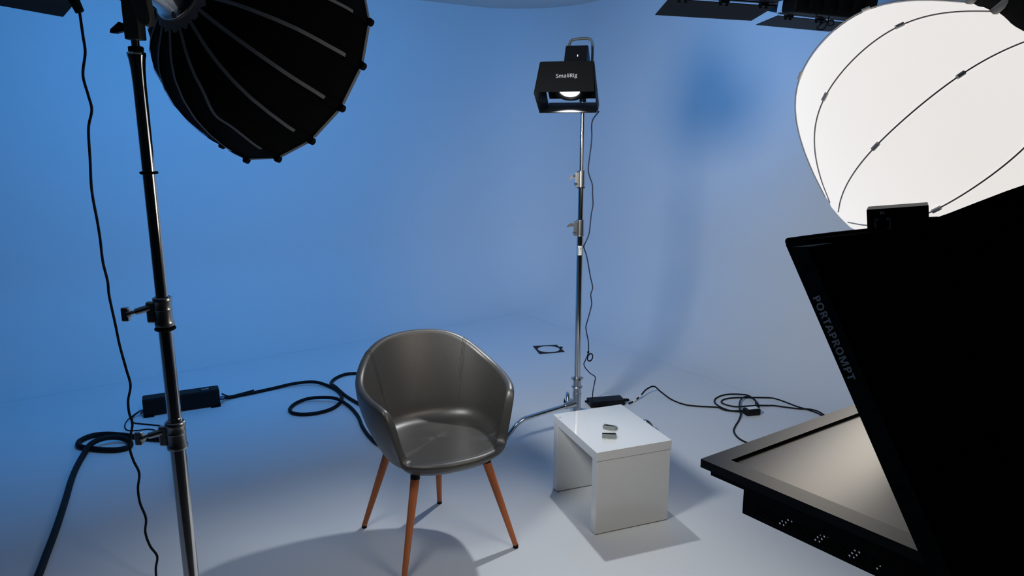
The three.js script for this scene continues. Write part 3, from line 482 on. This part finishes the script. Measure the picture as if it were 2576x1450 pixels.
// ---------------------------------------------------------------- balloon lantern
{
  const C = V(0.977, 1.611, -1.732), n = V(-0.665, -0.701, -0.259).normalize(), L = 0.495, N = 12, ph = 2.3, st = 30 * RAD;
  const u = n.clone().cross(UPV).normalize(), v = u.clone().cross(n);
  const back = C.clone().addScaledVector(n, -L / 2);
  const kx = [0, 0.25, 0.5, 0.75, 0.9, 1], ky = [0.19, 0.32, 0.353, 0.307, 0.195, 0.03];
  const lag = (s) => { let r = 0; for (let i = 0; i < 6; i++) { let l = ky[i]; for (let j = 0; j < 6; j++) if (j !== i) l *= (s - kx[j]) / (kx[i] - kx[j]); r += l; } return r; };
  const at = (s, a, dr = 0) => back.clone().addScaledVector(n, s * L).addScaledVector(u, (lag(s) + dr) * Math.cos(a)).addScaledVector(v, (lag(s) + dr) * Math.sin(a));
  const o = thing('lantern', 'big glowing white lantern balloon at the right', 'lantern');
  const SE = 0.985;
  for (let k = 0; k < N; k++) {
    const a = ph + k * st;
    part('panel', gridGeo(28, 7, (s, f) => { const S0 = s * SE, p = at(S0, a).lerp(at(S0, a + st), f); const rad = p.clone().sub(back); rad.addScaledVector(n, -rad.dot(n)).normalize(); const bulge = Math.sin(f * Math.PI) * 0.008 * Math.sin(Math.min(1, s) * Math.PI) + 0.0025 * Math.sin(f * 9 + k * 2 + s * 5) * Math.sin(f * Math.PI) * (1 - s); return p.addScaledVector(rad, bulge); }), M.lanternCloth, o);
    const pts = []; for (let i = 0; i <= 20; i++) pts.push(at(0.0 + i / 20 * SE, a, 0.003));
    part('rib_rod', tube(pts, 0.0016, 60, 8), M.lanternRod, o);
    for (const s of [0.3, 0.68]) { const p = at(s, a, 0.004), q = at(s + 0.03, a, 0.004); part('rib_clip', cyl(p, q, 0.0045, 0.0045, 10), M.lanternClip, o); }
  }
  const qn = new THREE.Quaternion().setFromUnitVectors(UPV, n), put = (g, p) => g.applyQuaternion(qn).translate(p.x, p.y, p.z);
  part('front_cap', put(lathe([[0, 0.008], [0.035, 0.006], [0.062, -0.004]], 24), at(SE, 0).sub(at(SE, 0).clone().sub(back.clone().addScaledVector(n, SE * L)))), M.lanternCloth, o);
  part('black_skirt', put(lathe([[0.188, 0.004], [0.212, -0.03], [0.218, -0.07], [0.2, -0.12], [0.15, -0.16], [0.085, -0.18], [0.07, -0.19]], 24), back), M.softCloth, o, 'black cloth skirt at the back');
  for (let k = 0; k < N; k++) { const a = ph + k * st, p = back.clone().addScaledVector(u, 0.2 * Math.cos(a)).addScaledVector(v, 0.2 * Math.sin(a)); part('skirt_tab', cyl(p.clone().addScaledVector(n, 0.012), p.clone().addScaledVector(n, -0.03), 0.009, 0.009, 8), M.lanternRod, o); }
  // light from the lit balloon towards the set
  const R = new THREE.RectAreaLight(LIGHT.warm, LIGHT.lantern, 0.5, 0.5); R.name = 'lantern_glow';
  const p = back.clone().addScaledVector(n, L + 0.03); R.position.copy(p); scene.add(R); R.lookAt(p.clone().add(n));
  // lamp head, boom and stand outside the frame on the right
  const h = thing('lantern_lamp', 'lamp head behind the lantern skirt on a boom stand', 'lamp');
  const b0 = back.clone().addScaledVector(n, -0.18), b1 = back.clone().addScaledVector(n, -0.4);
  part('housing', cyl(b0, b1, 0.06, 0.055, 24), M.greyMetal, h);
  const pole = V(1.52, 0, -1.5);
  part('boom', cyl(b1.clone().lerp(b0, 0.5), V(pole.x, 2.25, pole.z), 0.016), M.chrome, h);
  part('pole', cyl(pole, V(pole.x, 2.3, pole.z), 0.0175), M.chrome, h);
  for (let i = 0; i < 3; i++) { const a = (20 + i * 120) * RAD; part('leg', cyl([pole.x, 0.35, pole.z], [pole.x + 0.4 * Math.cos(a), 0.01, pole.z + 0.4 * Math.sin(a)], 0.012), M.chrome, h); }
}

// ---------------------------------------------------------------- teleprompter: monitor, hooded glass frame, extender box
{
  const P0 = V(0.3225, 1.1, -1.1519), E = new THREE.Euler(-1.57 * RAD, 35.49 * RAD, -1.27 * RAD, 'YXZ');
  const place = (o) => { o.position.copy(P0); o.rotation.copy(E); };
  const W = 0.54, D = 0.4;
  const m = thing('prompter_monitor', 'black flat monitor lying face up under the prompter hood', 'monitor'); place(m);
  const bz = (x0, x1, z0, z1, y0, y1) => box(x1 - x0, y1 - y0, z1 - z0, (x0 + x1) / 2, (y0 + y1) / 2, (z0 + z1) / 2);
  const bw = 0.038, bd = 0.033;
  part('bezel', join([bz(0, W, 0, bd, -0.015, 0), bz(0, W, D - bd, D, -0.015, 0), bz(0, bw, bd, D - bd, -0.015, 0), bz(W - bw, W, bd, D - bd, -0.015, 0)]), M.bezel, m);
  part('screen', bz(bw, W - bw, bd, D - bd, -0.012, -0.0055), M.screen, m);
  part('rear_shell', bz(0.012, W - 0.012, 0.013, D - 0.013, -0.028, -0.0151), M.blackMetal, m);
  for (const z of [0.05, 0.0605, 0.34, 0.352]) part('push_button', box(0.001, 0.0065, 0.0062, 0.0116, -0.021, z), M.rubber, m);
  const plate = new THREE.Shape(); const Z0 = 0.075, Z1 = D - 0.03, Y0 = -0.074, Y1 = -0.0281;
  plate.moveTo(Z0, Y0); plate.lineTo(Z1, Y0); plate.lineTo(Z1, Y1); plate.lineTo(Z0, Y1); plate.closePath();
  for (let i = 0; i < 30; i++) for (let j = 0; j < 3; j++) { const hp = new THREE.Path(); hp.absarc(0.104 + i * 0.0068 + (j % 2) * 0.0034, -0.0505 - j * 0.0058, 0.0018, 0, 6.2832, true); plate.holes.push(hp); }
  const perf = new THREE.ExtrudeGeometry(plate, { depth: 0.0015, bevelEnabled: false, curveSegments: 5 }).rotateY(-Math.PI / 2).translate(0.0215, 0, 0);
  const slots = [[0.128, 0.142], [0.19, 0.204], [0.245, 0.259], [0.29, 0.304]], strips = []; let zc = Z0;
  for (const [a0, b0] of [...slots, [Z1, Z1]]) { strips.push(bz(0.022, 0.07, zc, a0, Y0, Y0 + 0.0015)); zc = b0; }
  part('electronics_box', join([perf, ...strips, bz(0.07, W - 0.02, Z0, Z1, Y0, Y0 + 0.0015), bz(W - 0.0215, W - 0.02, Z0, Z1, Y0, Y1), bz(0.02, W - 0.02, Z0, Z0 + 0.0015, Y0, Y1), bz(0.02, W - 0.02, Z1 - 0.0015, Z1, Y0, Y1)]), M.blackMetal, m, 'box under the monitor with rows of vent holes');
  part('mount', bz(0.05, 0.2, 0.33, 0.4, -0.102, -0.0742), M.frameBlack, m);

  const h = thing('prompter_hood', 'black felt teleprompter hood with angled frame and grey lettering', 'teleprompter'); place(h);
  // frame of the angled glass, left edge from (y 0, z .364) to (y .382, z .137)
  const a = V(0, 0.0, 0.364), b = V(0, 0.382, 0.137), dir = b.clone().sub(a).normalize(), len = b.distanceTo(a), nf = V(0, -dir.z, dir.y); // nf points back
  const pt = (x, s, q) => a.clone().addScaledVector(dir, s).addScaledVector(nf, q).setX(x);
  const side = (x, w0, t) => { const s = [pt(x, -0.05, 0), pt(x, len, 0), pt(x, len, w0), pt(x, -0.05, w0)]; return quadPlate(...s, t); };
  const fr = part('frame_side', side(-0.0025, 0.03, 0.003), M.frameBlack, h);
  part('frame_side', side(W + 0.0025, 0.03, 0.003), M.frameBlack, h);
  part('frame_top', quadPlate(pt(0, len - 0.002, 0), pt(W, len - 0.002, 0), pt(W, len - 0.002, 0.02), pt(0, len - 0.002, 0.02), 0.003), M.frameBlack, h);
  part('glass', quadPlate(pt(0.004, 0.0, 0.003), pt(W - 0.004, 0.0, 0.003), pt(W - 0.004, len - 0.006, 0.003), pt(0.004, len - 0.006, 0.003), 0.003), M.teleGlass, h);
  part('felt_edge', tube([pt(-0.001, len + 0.003, 0.004), pt(0.1, len + 0.004, 0.006), pt(0.3, len + 0.004, 0.006), pt(W, len + 0.003, 0.004)], 0.0055, 40, 8), M.felt, h);
  part('glass_edge', quadPlate(V(-0.0052, 0.3795, 0.148), V(-0.0052, 0.3865, 0.18), V(-0.0052, 0.3925, 0.212), V(-0.0052, 0.3835, 0.178), 0.001), M.glassEdge, h, 'bright ground glass edge under the top strip');
  const tg = text('PORTAPROMPT', 0.0112, font, 1.12);
  const mid = a.clone().addScaledVector(dir, len * 0.665).addScaledVector(nf, 0.012).setX(-0.0043);
  tg.applyMatrix4(new THREE.Matrix4().makeBasis(dir.clone().negate(), nf.clone().negate().multiplyScalar(-1).negate().negate(), V(-1, 0, 0)).setPosition(mid));
  part('lettering', tg, M.greyPrint, fr, 'grey lettering PORTAPROMPT');
  for (const s of [0.085, 0.4]) part('screw', cyl(pt(-0.0052, len * s / 0.444, 0.012), pt(-0.0025, len * s / 0.444, 0.012), 0.004, 0.004, 12), M.rubber, fr);
  // hood cloth: left side sheet, top sheet, right side sheet
  const top = [[0.381, 0.139], [0.395, 0.2], [0.409, 0.26], [0.428, 0.324], [0.478, 0.43], [0.53, 0.56], [0.55, 0.7], [0.54, 0.85]];
  const bot = [[-0.05, 0.394], [-0.08, 0.42], [-0.12, 0.46], [-0.16, 0.55], [-0.18, 0.64], [-0.2, 0.75], [-0.2, 0.85]];
  const curve = (l) => new THREE.CatmullRomCurve3(l.map(([y, z]) => V(0, y, z)), false, 'centripetal');
  const ct = curve(top), cb = curve(bot);
  const fr0 = (k) => pt(0, -0.05 + (len + 0.05) * k, 0.028 * (1 - k));
  const sheet = (x) => gridGeo(24, 24, (i, j) => { const t = ct.getPointAt(j), q = cb.getPointAt(j); const p = q.lerp(t, i); if (j < 0.02) { const f = fr0(i); p.y = f.y; p.z = f.z; } p.x = x + Math.sign(x) * 0.004 * Math.abs(Math.sin(j * 17 + i * 5)) * j; return p; });
  part('hood_cloth', sheet(-0.003), M.felt, h); part('hood_cloth', sheet(W + 0.003), M.felt, h);
  part('hood_cloth', gridGeo(24, 12, (i, j) => { const t = ct.getPointAt(i); const lift = 0.02 * Math.sin(j * Math.PI) * i; return V(-0.003 + (W + 0.006) * j, t.y + lift, t.z); }), M.felt, h);
  part('hood_cloth', gridGeo(2, 2, (i, j) => V(W * j, i ? 0.55 : -0.2, 0.86)), M.felt, h);

  const r = thing('extender_box', 'small black box with network port on top of the hood', 'converter box', [0.636, 1.505, -1.197]); r.rotation.set(0, -27.9 * RAD, 7.5 * RAD, 'YXZ');
  const bw2 = 0.0905, bh = 0.039;
  const cs = part('case', box(bw2, bh, 0.06, 0, 0, -0.03, 0.001), M.black, r);
  part('port', join([box(0.0215, 0.0028, 0.002, 0, -0.0092, 0.0005), box(0.0026, 0.0195, 0.002, -0.0108, 0, 0.0005), box(0.0026, 0.0195, 0.002, 0.0108, 0, 0.0005), box(0.0068, 0.005, 0.002, -0.0088, 0.0073, 0.0005), box(0.0068, 0.005, 0.002, 0.0088, 0.0073, 0.0005)]).translate(-0.022, -0.0055, 0), M.port, cs, 'grey network socket rim');
  part('socket', join([box(0.019, 0.012, 0.001, 0, -0.002, 0.0004), box(0.0108, 0.0065, 0.001, 0, 0.0068, 0.0004)]).translate(-0.022, -0.0055, 0), M.rubber, cs);
  part('lettering', text('IN', 0.0042).translate(-0.022, 0.0125, 0.0003), M.greyPrint, cs, 'small lettering IN');
  part('plug', join([cyl([0.045, -0.008, -0.02], [0.058, -0.008, -0.018], 0.0065), cyl([0.058, -0.008, -0.018], [0.13, 0.004, -0.01], 0.0042)]), M.cable, r);

  // camera support: tripod under the hood, outside the frame
  const tp = thing('tripod', 'black tripod carrying the prompter and its camera', 'tripod');
  const q = V(0.27, 0, 0.62).applyEuler(E).add(P0);
  part('head', join([cyl([q.x, 0.86, q.z], [q.x, 0.98, q.z], 0.05), box(0.2, 0.04, 0.2, q.x, 0.99, q.z)]), M.frameBlack, tp);
  part('rail', cyl(V(0.27, -0.09, 0.7).applyEuler(E).add(P0), V(0.15, -0.119, 0.37).applyEuler(E).add(P0), 0.016), M.frameBlack, tp);
  for (let i = 0; i < 3; i++) { const a2 = (60 + i * 120) * RAD; part('leg', cyl([q.x, 0.88, q.z], [q.x + 0.42 * Math.cos(a2), 0.0, q.z + 0.42 * Math.sin(a2)], 0.02), M.frameBlack, tp); }
}
scene.traverse((o) => { if (o.isMesh) o.castShadow = o.receiveShadow = true; });
renderer.render(scene, camera);
